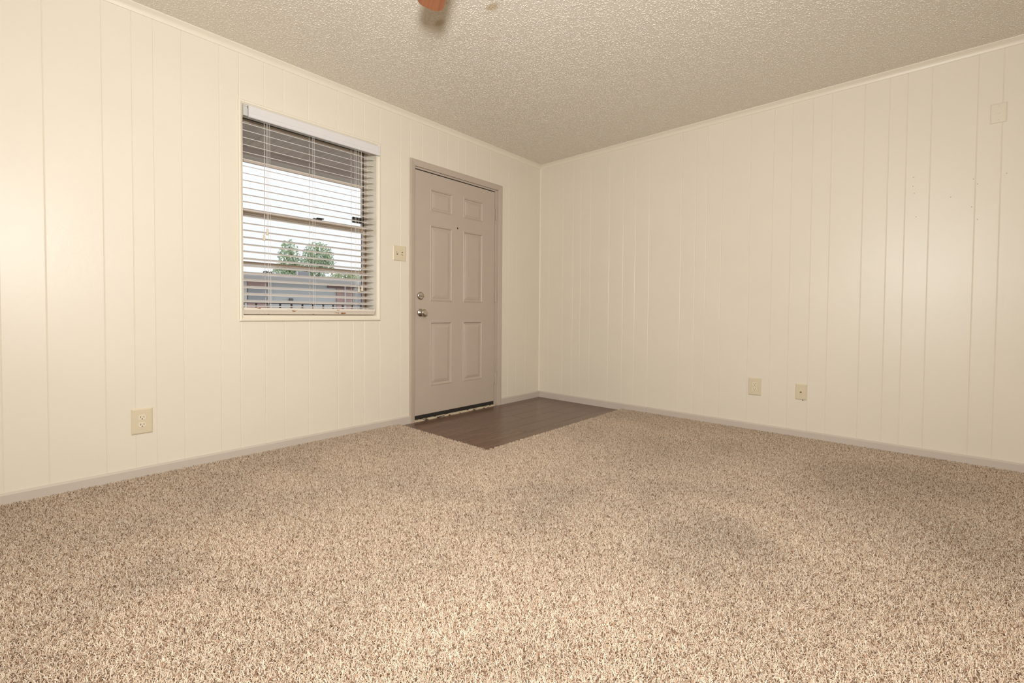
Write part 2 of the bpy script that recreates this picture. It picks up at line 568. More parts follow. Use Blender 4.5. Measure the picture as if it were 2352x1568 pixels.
MB().box(X0, EX, Y0, 0.0, ZF - 0.006, ZF + 0.003).box(EX, 0.0, Y0, EY, ZF - 0.006, ZF + 0.003).build('carpet_pad', pad, floor)

TX, TY = 1.765 / 7, 0.25

def gn_random(N, dt, lo, hi, seed):
    r = N.new('FunctionNodeRandomValue')
    r.data_type = dt
    k = {'FLOAT_VECTOR': (0, 1, 0), 'FLOAT': (2, 3, 1), 'INT': (4, 5, 2)}[dt]
    r.inputs[k[0]].default_value, r.inputs[k[1]].default_value = lo, hi
    r.inputs['Seed'].default_value = seed
    return r.outputs[k[2]]

def build_popcorn():
    """sprayed blobs of the ceiling: real bumps, too many to count"""
    nx, ny = 11, 10
    tx, ty = -X0 / nx, -Y0 / ny
    me = bpy.data.meshes.new('popcorn_texture')
    me.from_pydata([(X0 + tx * (i + 0.5), Y0 + ty * (j + 0.5), 0) for i in range(nx) for j in range(ny)], [], [])
    me.materials.append(ceil_mat)
    ob = bpy.data.objects.new('popcorn_texture', me)
    put(ob, ceiling, (0, 0, ZC))
    ng = bpy.data.node_groups.new('popcorn_blobs', 'GeometryNodeTree')
    ng.interface.new_socket('Geometry', in_out='INPUT', socket_type='NodeSocketGeometry')
    ng.interface.new_socket('Geometry', in_out='OUTPUT', socket_type='NodeSocketGeometry')
    N, L = ng.nodes, ng.links
    gin, gout = N.new('NodeGroupInput'), N.new('NodeGroupOutput')
    join = N.new('GeometryNodeJoinGeometry')
    for k in range(2):
        grid = N.new('GeometryNodeMeshGrid')
        grid.inputs['Size X'].default_value = tx
        grid.inputs['Size Y'].default_value = ty
        grid.inputs['Vertices X'].default_value = 2
        grid.inputs['Vertices Y'].default_value = 2
        parts = N.new('GeometryNodeJoinGeometry')
        for q, (dens, lo, hi) in enumerate(((5000, (0.0024, 0.0019, 0.0011), (0.0054, 0.0042, 0.0030)), (8000, (0.0013, 0.0011, 0.0008), (0.0028, 0.0022, 0.0017)))):
            dp = N.new('GeometryNodeDistributePointsOnFaces')
            dp.inputs['Density'].default_value = dens
            dp.inputs['Seed'].default_value = 3 + k * 7 + q
            L.new(grid.outputs['Mesh'], dp.inputs['Mesh'])
            ico = N.new('GeometryNodeMeshIcoSphere')
            ico.inputs['Radius'].default_value = 1.0
            ico.inputs['Subdivisions'].default_value = 2
            iop = N.new('GeometryNodeInstanceOnPoints')
            L.new(dp.outputs['Points'], iop.inputs['Points'])
            L.new(ico.outputs['Mesh'], iop.inputs['Instance'])
            L.new(gn_random(N, 'FLOAT_VECTOR', (-0.15, -0.15, 0), (0.15, 0.15, 6.28), 13 + k + 5 * q), iop.inputs['Rotation'])
            L.new(gn_random(N, 'FLOAT_VECTOR', lo, hi, 23 + k + 5 * q), iop.inputs['Scale'])
            L.new(iop.outputs['Instances'], parts.inputs['Geometry'])
        rl = N.new('GeometryNodeRealizeInstances')
        L.new(parts.outputs['Geometry'], rl.inputs['Geometry'])
        ss = N.new('GeometryNodeSetShadeSmooth')
        L.new(rl.outputs['Geometry'], ss.inputs['Geometry'])
        sm = N.new('GeometryNodeSetMaterial')
        sm.inputs['Material'].default_value = ceil_mat
        L.new(ss.outputs['Geometry'], sm.inputs['Geometry'])
        g2i = N.new('GeometryNodeGeometryToInstance')
        L.new(sm.outputs['Geometry'], g2i.inputs['Geometry'])
        L.new(g2i.outputs['Instances'], join.inputs['Geometry'])
    top = N.new('GeometryNodeInstanceOnPoints')
    L.new(gin.outputs['Geometry'], top.inputs['Points'])
    L.new(join.outputs['Geometry'], top.inputs['Instance'])
    top.inputs['Pick Instance'].default_value = True
    L.new(gn_random(N, 'INT', 0, 1, 5), top.inputs['Instance Index'])
    half = N.new('ShaderNodeCombineXYZ')
    mul = N.new('ShaderNodeMath')
    mul.operation = 'MULTIPLY'
    mul.inputs[1].default_value = math.pi
    L.new(gn_random(N, 'INT', 0, 1, 9), mul.inputs[0])
    L.new(mul.outputs[0], half.inputs['Z'])
    L.new(half.outputs[0], top.inputs['Rotation'])
    L.new(top.outputs['Instances'], gout.inputs['Geometry'])
    ob.modifiers.new('blobs', 'NODES').node_group = ng
    ob['kind'] = 'stuff'

build_popcorn()

def build_carpet():
    pts = []
    nx = int(round((EX - X0) / TX))
    for i in range(nx + 7):
        for j in range(20):
            cx = X0 + TX * (i + 0.5)
            cy = -TY * (j + 0.5)
            if cx > EX and cy > EY:
                continue
            pts.append((cx, cy, 0))
    me = bpy.data.meshes.new('carpet')
    me.from_pydata(pts, [], [])
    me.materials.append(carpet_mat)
    ob = bpy.data.objects.new('carpet', me)
    put(ob, None, (0, 0, ZF + 0.002))
    ng = bpy.data.node_groups.new('carpet_pile', 'GeometryNodeTree')
    ng.interface.new_socket('Geometry', in_out='INPUT', socket_type='NodeSocketGeometry')
    ng.interface.new_socket('Geometry', in_out='OUTPUT', socket_type='NodeSocketGeometry')
    N, L = ng.nodes, ng.links
    gin, gout = N.new('NodeGroupInput'), N.new('NodeGroupOutput')
    join = N.new('GeometryNodeJoinGeometry')
    rand = lambda dt, lo, hi, seed: gn_random(N, dt, lo, hi, seed)
    for k in range(4):
        grid = N.new('GeometryNodeMeshGrid')
        grid.inputs['Size X'].default_value = TX - 0.0038
        grid.inputs['Size Y'].default_value = TY - 0.0038
        grid.inputs['Vertices X'].default_value = 66
        grid.inputs['Vertices Y'].default_value = 66
        sp = N.new('GeometryNodeSetPosition')
        L.new(grid.outputs['Mesh'], sp.inputs['Geometry'])
        L.new(rand('FLOAT_VECTOR', (-0.0016, -0.0016, 0), (0.0016, 0.0016, 0), 11 + k), sp.inputs['Offset'])
        yarn = N.new('GeometryNodeCurveQuadraticBezier')
        yarn.inputs['Resolution'].default_value = 3
        yarn.inputs['Start'].default_value = (0, 0, 0)
        yarn.inputs['Middle'].default_value = (0.0005, 0.0, 0.012)
        yarn.inputs['End'].default_value = (0.0060, 0.0012, 0.0160)
        par = N.new('GeometryNodeSplineParameter')
        tap = N.new('ShaderNodeMapRange')
        tap.inputs['To Min'].default_value = 1.15
        tap.inputs['To Max'].default_value = 0.60
        L.new(par.outputs['Factor'], tap.inputs['Value'])
        cir = N.new('GeometryNodeCurvePrimitiveCircle')
        cir.inputs['Resolution'].default_value = 4
        cir.inputs['Radius'].default_value = 0.0015
        cone = N.new('GeometryNodeCurveToMesh')
        cone.inputs['Fill Caps'].default_value = True
        if 'Scale' in cone.inputs:
            L.new(yarn.outputs['Curve'], cone.inputs['Curve'])
            L.new(tap.outputs['Result'], cone.inputs['Scale'])
        else:
            scr = N.new('GeometryNodeSetCurveRadius')
            L.new(yarn.outputs['Curve'], scr.inputs['Curve'])
            L.new(tap.outputs['Result'], scr.inputs['Radius'])
            L.new(scr.outputs['Curve'], cone.inputs['Curve'])
        L.new(cir.outputs['Curve'], cone.inputs['Profile Curve'])
        iop = N.new('GeometryNodeInstanceOnPoints')
        L.new(sp.outputs['Geometry'], iop.inputs['Points'])
        L.new(cone.outputs['Mesh'], iop.inputs['Instance'])
        L.new(rand('FLOAT_VECTOR', (-0.55, -0.55, 0), (0.55, 0.55, 6.28), 31 + k), iop.inputs['Rotation'])
        L.new(rand('FLOAT_VECTOR', (0.9, 0.9, 0.75), (1.25, 1.25, 1.15), 51 + k), iop.inputs['Scale'])
        st = N.new('GeometryNodeStoreNamedAttribute')
        st.data_type = 'FLOAT'
        st.domain = 'INSTANCE'
        st.inputs['Name'].default_value = 'tone'
        L.new(iop.outputs['Instances'], st.inputs['Geometry'])
        L.new(rand('FLOAT', 0.0, 1.0, 71 + k), st.inputs['Value'])
        rl = N.new('GeometryNodeRealizeInstances')
        L.new(st.outputs['Geometry'], rl.inputs['Geometry'])
        sm = N.new('GeometryNodeSetMaterial')
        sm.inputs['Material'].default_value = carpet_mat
        L.new(rl.outputs['Geometry'], sm.inputs['Geometry'])
        g2i = N.new('GeometryNodeGeometryToInstance')
        L.new(sm.outputs['Geometry'], g2i.inputs['Geometry'])
        L.new(g2i.outputs['Instances'], join.inputs['Geometry'])
    top = N.new('GeometryNodeInstanceOnPoints')
    L.new(gin.outputs['Geometry'], top.inputs['Points'])
    L.new(join.outputs['Geometry'], top.inputs['Instance'])
    top.inputs['Pick Instance'].default_value = True
    L.new(rand('INT', 0, 3, 5), top.inputs['Instance Index'])
    half = N.new('ShaderNodeCombineXYZ')
    mul = N.new('ShaderNodeMath')
    mul.operation = 'MULTIPLY'
    mul.inputs[1].default_value = math.pi
    L.new(rand('INT', 0, 1, 9), mul.inputs[0])
    L.new(mul.outputs[0], half.inputs['Z'])
    L.new(half.outputs[0], top.inputs['Rotation'])
    L.new(top.outputs['Instances'], gout.inputs['Geometry'])
    md = ob.modifiers.new('pile', 'NODES')
    md.node_group = ng
    tag(ob, 'beige and brown flecked cut-pile carpet over the living room floor', 'carpet', kind='stuff')
    return ob

build_carpet()

# ------------------------------------------------------------------ baseboards, crown, corner bead
base_paint = mat('taupe_baseboard_paint', (0.60, 0.525, 0.45), 0.42, 0.5, var=0.02, vscale=5)

def base_prof(t=0.012, h=0.0525):
    return [(0, ZF), (-t, ZF), (-t, h - 0.009), (-t * 0.55, h - 0.002), (-t * 0.3, h), (0, h)]

fnA = lambda d, z, t: (t, d, z)
fnB = lambda d, z, t: (d, t, z)
bl = MB().extrude(base_prof(), X0, -1.656, fnA).extrude(base_prof(), -0.598, 0.0, fnA).build('baseboard_left', base_paint)
tag(bl, 'low taupe painted baseboard under the window wall', 'baseboard', kind='structure')
br = MB().extrude(base_prof(), Y0, -0.012, fnB).build('baseboard_right', base_paint)
tag(br, 'low taupe painted baseboard along the right wall', 'baseboard', kind='structure')

cz = 2.403
crown = [(0, cz), (-0.004, cz), (-0.006, cz + 0.004), (-0.008, cz + 0.010), (-0.012, cz + 0.018), (-0.018, cz + 0.0245), (-0.024, cz + 0.028), (-0.026, cz + 0.031), (-0.030, cz + 0.033), (-0.030, ZC), (0, ZC)]
tag(MB().extrude(crown, X0, 0.0, fnA).build('trim_1', paint_trim, smooth=True), 'narrow cream crown moulding above the window and door', 'trim', kind='structure')
tag(MB().extrude(crown, Y0, 0.0, fnB).build('trim_2', paint_trim, smooth=True), 'narrow cream crown moulding along the right wall', 'trim', kind='structure')
bead = [(0, 0), (-0.013, 0), (-0.0125, -0.004), (-0.010, -0.0088), (-0.0065, -0.0115), (0, -0.013)]
mb = MB().extrude([(a, b) for a, b in bead], 0.0525, cz, lambda a, b, t: (a, b, t))
tag(mb.build('trim_3', paint_trim, smooth=True), 'thin cream quarter-round bead up the room corner', 'trim', kind='structure')

# ------------------------------------------------------------------ entry door
LX0, LX1, LZ0, LZ1, LY = -1.602, -0.686, 0.036, 2.027, 0.008
door = empty('door_1', (-1.144, LY, ZF))
tag(door, 'taupe six-panel entry door with nickel knob and deadbolt', 'door', kind='structure')
cols = [(-1.446, -1.207), (-1.081, -0.842)]
rws = [(0.265, 0.802), (0.973, 1.605), (1.720, 1.902)]
leaf = MB()
for (a0, a1, z0, z1) in rect_minus((LX0, LX1, LZ0, LZ1), [(c[0], c[1], r[0], r[1]) for c in cols for r in rws]):
    leaf.add([(a0, LY, z0), (a1, LY, z0), (a1, LY, z1), (a0, LY, z1)], [(0, 1, 2, 3)])
leaf.box(LX0, LX1, LY + 0.012, LY + 0.044, LZ0, LZ1)
for p in ((LX0, LX0, LZ0, LZ1), (LX1, LX1, LZ0, LZ1)):
    leaf.add([(p[0], LY, p[2]), (p[0], LY + 0.012, p[2]), (p[0], LY + 0.012, p[3]), (p[0], LY, p[3])], [(0, 1, 2, 3)])
for z in (LZ0, LZ1):
    leaf.add([(LX0, LY, z), (LX1, LY, z), (LX1, LY + 0.012, z), (LX0, LY + 0.012, z)], [(0, 1, 2, 3)])
leaf.build('door_leaf', taupe, door)
pprof = [(0, 0), (0.003, -0.003), (0.008, -0.0035), (0.012, 0.001), (0.015, 0.0075), (0.020, 0.0085), (0.026, 0.0085), (0.029, 0.0055), (0.048, 0.001), (0.052, 0.0005)]
for c in cols:
    for r in rws:
        MB().rings((c[0], c[1], r[0], r[1]), pprof, lambda a, b, d: (a, LY + d, b)).build('door_panel', taupe, door)
# casing (mitred U) and jamb
def u_profile(mb, x0, x1, ztop, zbot, prof):
    vs, fs = [], []
    for (i, y) in prof:
        vs += [(x0 + i, y, zbot), (x0 + i, y, ztop - i), (x1 - i, y, ztop - i), (x1 - i, y, zbot)]
    for j in range(len(prof) - 1):
        for k in range(3):
            fs.append((4 * j + k, 4 * j + k + 1, 4 * j + 5 + k, 4 * j + 4 + k))
    return mb.add(vs, fs)
u_profile(MB(), -1.656, -0.598, 2.100, ZF, [(0, 0.004), (0, -0.011), (0.003, -0.0145), (0.012, -0.0155), (0.030, -0.0120), (0.046, -0.0085), (0.050, -0.006), (0.050, 0.012)]).build('casing', taupe, door)
jb = MB().box(-0.682, -0.647, 0.0045, 0.11, ZF, 2.051).box(-1.606, -1.6037, 0.0045, 0.11, ZF, 2.051)
jb.box(-1.6037, -0.682, 0.0047, 0.11, 2.0350, 2.051).box(-1.6037, -0.682, 0.056, 0.11, 0.012, 2.0350)
jb.build('door_jamb', taupe, door)
MB().box(-1.6030, -0.6825, 0.0115, 0.050, 2.0273, 2.0348).build('weatherstrip', black_rubber, door)
MB().bevbox(-1.600, -0.688, 0.006, 0.046, 0.0045, 0.036, 0.003).build('door_sweep', black_rubber, door)
MB().extrude([(-0.008, ZF), (0.11, ZF), (0.11, 0.004), (0.02, 0.004), (0.004, 0.001), (-0.008, ZF + 0.003)], -1.606, -0.684, fnA).build('threshold', threshold_mat, door)
for zc in (1.816, 1.035, 0.247):
    h = MB().lathe([(0.0055, -0.05), (0.0065, -0.049), (0.0065, -0.017), (0.0058, -0.0165), (0.0065, -0.016), (0.0065, 0.016), (0.0058, 0.0165), (0.0065, 0.017), (0.0065, 0.049), (0.004, 0.053)], (-0.6755, -0.001, zc), (0, 0, 1), 12)
    h.box(-0.690, -0.6755, 0.0045, 0.008, zc - 0.048, zc + 0.048)
    h.build('hinge', taupe, door, smooth=True)
# deadbolt
db = MB().lathe([(0.0325, 0), (0.0325, 0.004), (0.030, 0.008), (0.026, 0.011), (0.024, 0.0115), (0.0235, 0.009), (0.0005, 0.009)], (-1.543, LY, 1.014), (0, -1, 0), 28).build('deadbolt', nickel, door, smooth=True)
MB().bevbox(-1.563, -1.523, LY - 0.026, LY - 0.008, 1.0085, 1.0195, 0.003).build('thumb_turn', nickel, db)
kb = MB().lathe([(0.033, 0), (0.033, 0.003), (0.030, 0.008), (0.018, 0.013), (0.0125, 0.017), (0.012, 0.030), (0.016, 0.034), (0.024, 0.040), (0.0275, 0.048), (0.0275, 0.055), (0.024, 0.062), (0.017, 0.0655), (0.010, 0.0645), (0.0005, 0.0635)], (-1.542, LY, 0.876), (0, -1, 0), 28).build('door_knob', nickel, door, smooth=True)
MB().lathe([(0.0075, 0), (0.0075, 0.001), (0.0045, 0.0015), (0.0003, 0.0015)], (-1.148, LY + 0.0002, 1.619), (0, -1, 0), 14).build('peephole', black_rubber, door)

# ------------------------------------------------------------------ window
win = empty('window_1', (-2.395, 0.15, WIN[2]))
tag(win, 'single-hung window with horizontal bars behind a white blind', 'window', kind='structure')
wx0, wx1, wz0, wz1 = WIN
fnW = lambda a, b, d: (a, d, b)
MB().rings((wx0 - 0.021, wx1 + 0.025, wz0 - 0.023, wz1 + 0.022), [(0, 0.002), (0, -0.009), (0.003, -0.0125), (0.008, -0.014), (0.014, -0.0125), (0.018, -0.008), (0.0215, -0.006), (0.0215, 0.004)], fnW, cap=False).build('casing', paint_trim, win)
jm = MB()
t = 0.004
jm.box(wx0, wx0 + t, 0.0, 0.14, wz0, wz1).box(wx1 - t, wx1, 0.0, 0.14, wz0, wz1).box(wx0 + t, wx1 - t, 0.0, 0.14, wz1 - t, wz1)
jm.build('jamb', paint_trim, win)
MB().bevbox(wx0 + t, wx1 - t, -0.001, 0.14, wz0 - 0.001, wz0 + 0.014, 0.002).build('sill', paint_trim, win)
fx0, fx1, fz0, fz1 = wx0 + 0.0005, wx1 - 0.0005, wz0 + 0.0005, wz1 - 0.0005
MB().rings((fx0, fx1, fz0, fz1), [(0, 0.183), (0, 0.130), (0.010, 0.130), (0.010, 0.150), (0.016, 0.150), (0.016, 0.183)], fnW, cap=False).build('frame', alu, win)
MB().rings((fx0 + 0.014, fx1 - 0.014, fz0 + 0.014, fz1 - 0.014), [(0, 0.182), (0, 0.158), (0.012, 0.158), (0.012, 0.182)], fnW, cap=False).build('track', alu_dark, win)
ix0, ix1 = fx0 + 0.020, fx1 - 0.020
def sash(name, z0, z1, muntin, y0, y1, brail, trail):
    s = MB().box(ix0, ix0 + 0.012, y0, y1, z0, z1).box(ix1 - 0.012, ix1, y0, y1, z0, z1)
    s.box(ix0 + 0.012, ix1 - 0.012, y0, y1, z0, z0 + brail).box(ix0 + 0.012, ix1 - 0.012, y0, y1, z1 - trail, z1)
    so = s.build(name, alu, win)
    MB().bevbox(ix0 + 0.012, ix1 - 0.012, y0 - 0.002, y1 - 0.004, muntin - 0.0095, muntin + 0.0095, 0.002).build('muntin', alu, so)
    for (a, b) in ((z0 + brail, muntin - 0.0095), (muntin + 0.0095, z1 - trail)):
        MB().box(ix0 + 0.012, ix1 - 0.012, (y0 + y1) / 2 - 0.0015, (y0 + y1) / 2 + 0.0015, a, b).build('pane', glass, so)
    return so
sash('upper_sash', 1.478, fz1 - 0.02, 1.8275, 0.160, 0.178, 0.030, 0.026)
ls = sash('lower_sash', fz0 + 0.02, 1.524, 1.181, 0.138, 0.156, 0.030, 0.036)
lt = MB().bevbox(-2.357, -2.296, 0.132, 0.150, 1.5245, 1.531, 0.002).bevbox(-2.335, -2.285, 0.128, 0.140, 1.5305, 1.537, 0.002).build('sash_lock', black_metal, win)
sb = MB().bevbox(-2.060, -1.972, 0.142, 0.157, 1.548, 1.590, 0.002)
for i in range(4):
    sb.bevbox(-2.056 + 0.021 * i, -2.044 + 0.021 * i, 0.138, 0.145, 1.551, 1.587, 0.001)
sb.build('sash_stop', black_metal, win)

# ------------------------------------------------------------------ blind
blind = empty('window_blind', (-2.395, 0.03, 0.87))
tag(blind, 'white two-inch slat blind with open slats hanging in the window', 'blind')
BX0, BX1, BY = -2.838, -1.966, 0.031
MB().bevbox(BX0 + 0.004, BX1 - 0.004, BY - 0.024, BY + 0.026, 2.052, 2.098, 0.003).build('headrail', blind_white, blind)
vp = [(-0.017, 2.104), (-0.0265, 2.104), (-0.0300, 2.100), (-0.0300, 2.058), (-0.0280, 2.0565), (-0.0280, 2.0545), (-0.0310, 2.053), (-0.0310, 2.038), (-0.0275, 2.034), (-0.019, 2.034), (-0.019, 2.050), (-0.017, 2.060)]
MB().extrude(vp, -2.817, -1.935, fnA).build('valance', valance_white, blind)
MB().box(-1.9375, -1.935, -0.028, -0.0145, 2.036, 2.102).build('valance_return', valance_white, blind)
MB().bevbox(-2.8415, -2.8205, -0.020, -0.0155, 2.040, 2.106, 0.0015).box(-2.8425, -2.8405, -0.020, 0.01, 2.040, 2.106).box(-2.840, -2.8225, -0.024, -0.020, 2.094, 2.097).build('valance_clip', clip_mat, blind)
# one slat, then copies
prof = []
nseg = 8
for i in range(nseg + 1):
    a = -0.025 + 0.05 * i / nseg
    prof.append((a, 0.0016 - 0.0016 * (a / 0.025) ** 2 + 0.0012))
for i in range(nseg, -1, -1):
    a = -0.025 + 0.05 * i / nseg
    prof.append((a, 0.0016 - 0.0016 * (a / 0.025) ** 2 - 0.0012))
TILT = math.radians(18)
zs = [2.004 + 0.0073 - 0.04292 * i for i in range(26)] + [0.908]
s0 = MB().extrude([(p[0], p[1]) for p in prof], BX0, BX1, lambda d, z, t: (t, BY + d, zs[0] + z)).build('slat', blind_white, blind, smooth=True, origin=((BX0 + BX1) / 2, BY, zs[0]))
s0.rotation_euler.x = TILT
for i, z in enumerate(zs[1:]):
    c = copy_at(s0, blind, ((BX0 + BX1) / 2 + rng.uniform(-0.0015, 0.0015), BY, z))
    c.rotation_euler = (TILT + math.radians(rng.uniform(-1.2, 1.2)) - (math.radians(13) if i == 25 else 0), math.radians(rng.uniform(-0.08, 0.08)), 0)
MB().extrude([(BY - 0.024, 0.8985), (BY - 0.026, 0.8965), (BY - 0.026, 0.8835), (BY - 0.024, 0.8810), (BY - 0.010, 0.8590), (BY + 0.010, 0.8545), (BY + 0.026, 0.8835), (BY + 0.026, 0.8965), (BY + 0.024, 0.8985)], BX0, -1.956, fnA).build('bottom_rail', rail_chip, blind)
for lx in (-2.700, -2.420, -2.118):
    lad = MB()
    for dy in (-0.0275, 0.0275):
        lad.tube([(lx, BY + dy, 2.052), (lx + rng.uniform(-0.002, 0.002), BY + dy, 1.5), (lx, BY + dy, 0.899)], 0.0011, 5)
    lad.tube([(lx + 0.012, BY - 0.02, 2.052), (lx + 0.011, BY - 0.0285, 1.95), (lx + 0.013, BY - 0.0285, 1.4), (lx + 0.012, BY - 0.0285, 0.899)], 0.0009, 5)
    lad.build('ladder_cord', cord_mat, blind)
def pull(x, z, dx):
    MB().tube([(x, BY - 0.030, 2.050), (x + dx * 0.5, BY - 0.034, 1.75), (x + dx, BY - 0.034, z + 0.02)], 0.0010, 5).build('pull_cord', cord_mat, blind)
    MB().lathe([(0.0035, 0.022), (0.0055, 0.017), (0.0058, 0.004), (0.0075, -0.010), (0.0090, -0.014), (0.0075, -0.016)], (x + dx, BY - 0.034, z), (0, 0, 1), 12).build('tassel', ivory_light, blind, smooth=True)
pull(-2.722, 1.330, -0.004)
pull(-2.708, 1.366, 0.000)
pull(-2.090, 1.036, -0.002)
pull(-2.070, 1.046, 0.003)

# ------------------------------------------------------------------ wall plates
def plate_mesh(mb, fn, ca, cz_, w, h, t=0.006):
    """bevelled plate, fn(a, depth_out, z)"""
    return mb.rings((ca - w / 2, ca + w / 2, cz_ - h / 2, cz_ + h / 2), [(0, 0), (0, t * 0.45), (0.004, t * 0.85), (0.007, t)], lambda a, b, d: fn(a, d, b))

def onA(a, d, z): return (a, -d, z)
def onB(a, d, z): return (-d, a, z)

def screw(parent, fn, a, z, d):
    o = fn(a, d - 0.0003, z)
    ax = Vector(fn(0, 1, 0)) - Vector(fn(0, 0, 0))
    MB().lathe([(0.0032, 0), (0.0032, 0.0006), (0.0022, 0.0011), (0.0002, 0.0011)], o, ax, 12).build('screw', ivory, parent, smooth=True)

def outlet(fn, ca, zc, w, h, label):
    root = empty('wall_outlet', fn(ca, 0, zc))
    tag(root, label, 'outlet', 'duplex outlets low on the walls')
    plate_mesh(MB(), fn, ca, zc, w, h).build('cover_plate', ivory, root)
    ax = Vector(fn(0, 1, 0)) - Vector(fn(0, 0, 0))
    for s in (1, -1):
        z = zc + s * 0.0195
        # receptacle face: round with flattened top and bottom
        vs_in = []
        for k in range(28):
            t = 2 * math.pi * k / 28
            a, b = 0.0172 * math.cos(t), 0.0172 * math.sin(t)
            vs_in.append((a, max(-0.0143, min(0.0143, b))))
        mb = MB()
        n = len(vs_in)
        pr = [(1.0, 0.005), (1.0, 0.0072), (0.95, 0.0079)]
        vv = [fn(ca + a * k, d, z + b * k) for (k, d) in pr for (a, b) in vs_in]
        ff = [(j * n + i, j * n + (i + 1) % n, (j + 1) * n + (i + 1) % n, (j + 1) * n + i) for j in range(2) for i in range(n)] + [tuple(range(2 * n, 3 * n))]
        mb.add(vv, ff)
        rc = mb.build('receptacle', ivory_light, root)
        for (dx, hh) in ((-0.0064, 0.0042), (0.0064, 0.0034)):
            p0, p1 = fn(ca + dx - 0.0012, 0.0070, z + 0.003 - hh), fn(ca + dx + 0.0012, 0.00805, z + 0.003 + hh)
            MB().box(p0[0], p1[0], p0[1], p1[1], p0[2], p1[2]).build('slot', slot_dark, rc)
        MB().lathe([(0.0026, 0), (0.0026, 0.0011), (0.0002, 0.0011)], fn(ca, 0.0070, z - 0.0075), ax, 12).build('slot', slot_dark, rc)
    screw(root, fn, ca, zc, 0.006)
    return root

outlet(onA, -3.326, 0.294, 0.089, 0.134, 'ivory duplex outlet on the window wall, left of the window')
outlet(onB, -2.112, 0.332, 0.089, 0.132, 'ivory duplex outlet low on the right wall, beside the cable plate')

sw = empty('light_switch', (-1.749, 0, 1.337))
tag(sw, 'ivory double toggle light switch between the window and the door', 'light switch')
plate_mesh(MB(), onA, -1.749, 1.337, 0.118, 0.117).build('cover_plate', ivory, sw)
for a, up in ((-1.772, 1), (-1.726, -1)):
    MB().box(a - 0.0052, a + 0.0052, -0.0062, -0.0058, 1.337 - 0.0122, 1.337 + 0.0122).build('toggle_slot', slot_dark, sw)
    tg = MB().extrude([(-0.0062, -0.0055 * 1), (-0.0062, 0.0055), (-0.0165, 0.0085 * up + 0.003), (-0.0165, 0.0085 * up - 0.003)], a - 0.0042, a + 0.0042, lambda d, z, t: (t, d, 1.337 + z))
    tg.build('toggle', ivory_light, sw)
    for dz in (0.0302, -0.0302):
        screw(sw, onA, a, 1.337 + dz, 0.006)

def jack_plate(name, fn, ca, zc, w, h, label, cat, low):
    root = empty(name, fn(ca, 0, zc))
    tag(root, label, cat, 'single jack plates on the right wall')
    plate_mesh(MB(), fn, ca, zc, w, h).build('cover_plate', ivory if low else mat('cream_plate_paint', (0.79, 0.715, 0.575), 0.35), root)
    ax = Vector(fn(0, 1, 0)) - Vector(fn(0, 0, 0))
    if low:
        j = MB().lathe([(0.0052, 0.0), (0.0052, 0.003), (0.0045, 0.0032), (0.0045, 0.010), (0.0038, 0.0105), (0.0005, 0.0105)], fn(ca, 0.0058, zc), ax, 14).build('coax_jack', mat('aged_brass', (0.30, 0.21, 0.11), 0.4, metal=1.0), root, smooth=True)
        MB().tube([fn(ca - 0.012, 0.003, zc - h / 2 + 0.001), fn(ca - 0.012, 0.004, zc - h / 2 - 0.004)], 0.0035, 8).build('cable_stub', slot_dark, root)
    else:
        MB().lathe([(0.0062, 0.0), (0.0062, 0.0015), (0.0048, 0.003), (0.0030, 0.003), (0.0028, 0.006), (0.0003, 0.0065)], fn(ca, 0.0058, zc), ax, 14).build('coax_jack', paint_trim, root, smooth=True)
    for dz in (h * 0.36, -h * 0.36):
        screw(root, fn, ca, zc + dz, 0.006)
    return root

jack_plate('cable_plate', onB, -2.416, 0.328, 0.070, 0.114, 'ivory cable jack plate low on the right wall, right of its outlet', 'jack plate', True)
jack_plate('cable_plate', onB, -3.356, 2.042, 0.068, 0.111, 'cream painted jack plate high on the right wall near the ceiling', 'jack plate', False)

# ------------------------------------------------------------------ ceiling fan
FX, FY, FZ = -2.773, -1.876, 2.280
fan = empty('ceiling_fan', (FX, FY, ZC))
tag(fan, 'ceiling fan with red-brown wooden blades, only one blade tip in view', 'ceiling fan')
fan_metal = mat('antique_brass', (0.33, 0.22, 0.10), 0.3, metal=1.0)
MB().lathe([(0.090, 0), (0.090, -0.012), (0.080, -0.045), (0.070, -0.060)], (FX, FY, ZC), (0, 0, 1), 28).build('canopy', fan_metal, fan, smooth=True)
MB().lathe([(0.070, -0.058), (0.118, -0.070), (0.128, -0.090), (0.128, -0.135), (0.115, -0.150), (0.060, -0.158), (0.055, -0.190), (0.040, -0.205), (0.002, -0.207)], (FX, FY, ZC), (0, 0, 1), 32).build('motor_housing', fan_metal, fan, smooth=True)
def blade_outline():
    L0, L1, w0, w1, e = 0.17, 0.632, 0.047, 0.061, 0.060
    pts = [(L0, -w0)]
    for k in range(19):
        a = -math.pi / 2 + math.pi * k / 18
        c, q = math.cos(a), math.sin(a)
        pts.append((L1 - e + e * abs(c) ** 0.75, math.copysign(w1 * abs(q) ** 0.75, q)))
    pts.append((L0, w0))
    return pts
ol = blade_outline()
bmb = MB()
n = len(ol)
bmb.add([(x, y, -0.003) for x, y in ol] + [(x, y, 0.003) for x, y in ol],
        [tuple(range(n))[::-1], tuple(range(n, 2 * n))] + [(i, (i + 1) % n, n + (i + 1) % n, n + i) for i in range(n)])
me = bpy.data.meshes.new('blade')
me.from_pydata(bmb.v, [], bmb.f)
me.materials.append(fan_wood)
imb = MB().box(0.09, 0.16, -0.012, 0.012, 0.003, 0.007).box(0.15, 0.24, -0.035, -0.020, 0.003, 0.007).box(0.15, 0.24, 0.020, 0.035, 0.003, 0.007).box(0.15, 0.165, -0.035, 0.035, 0.003, 0.007)
ime = bpy.data.meshes.new('blade_bracket')
ime.from_pydata(imb.v, [], imb.f)
ime.materials.append(fan_metal)
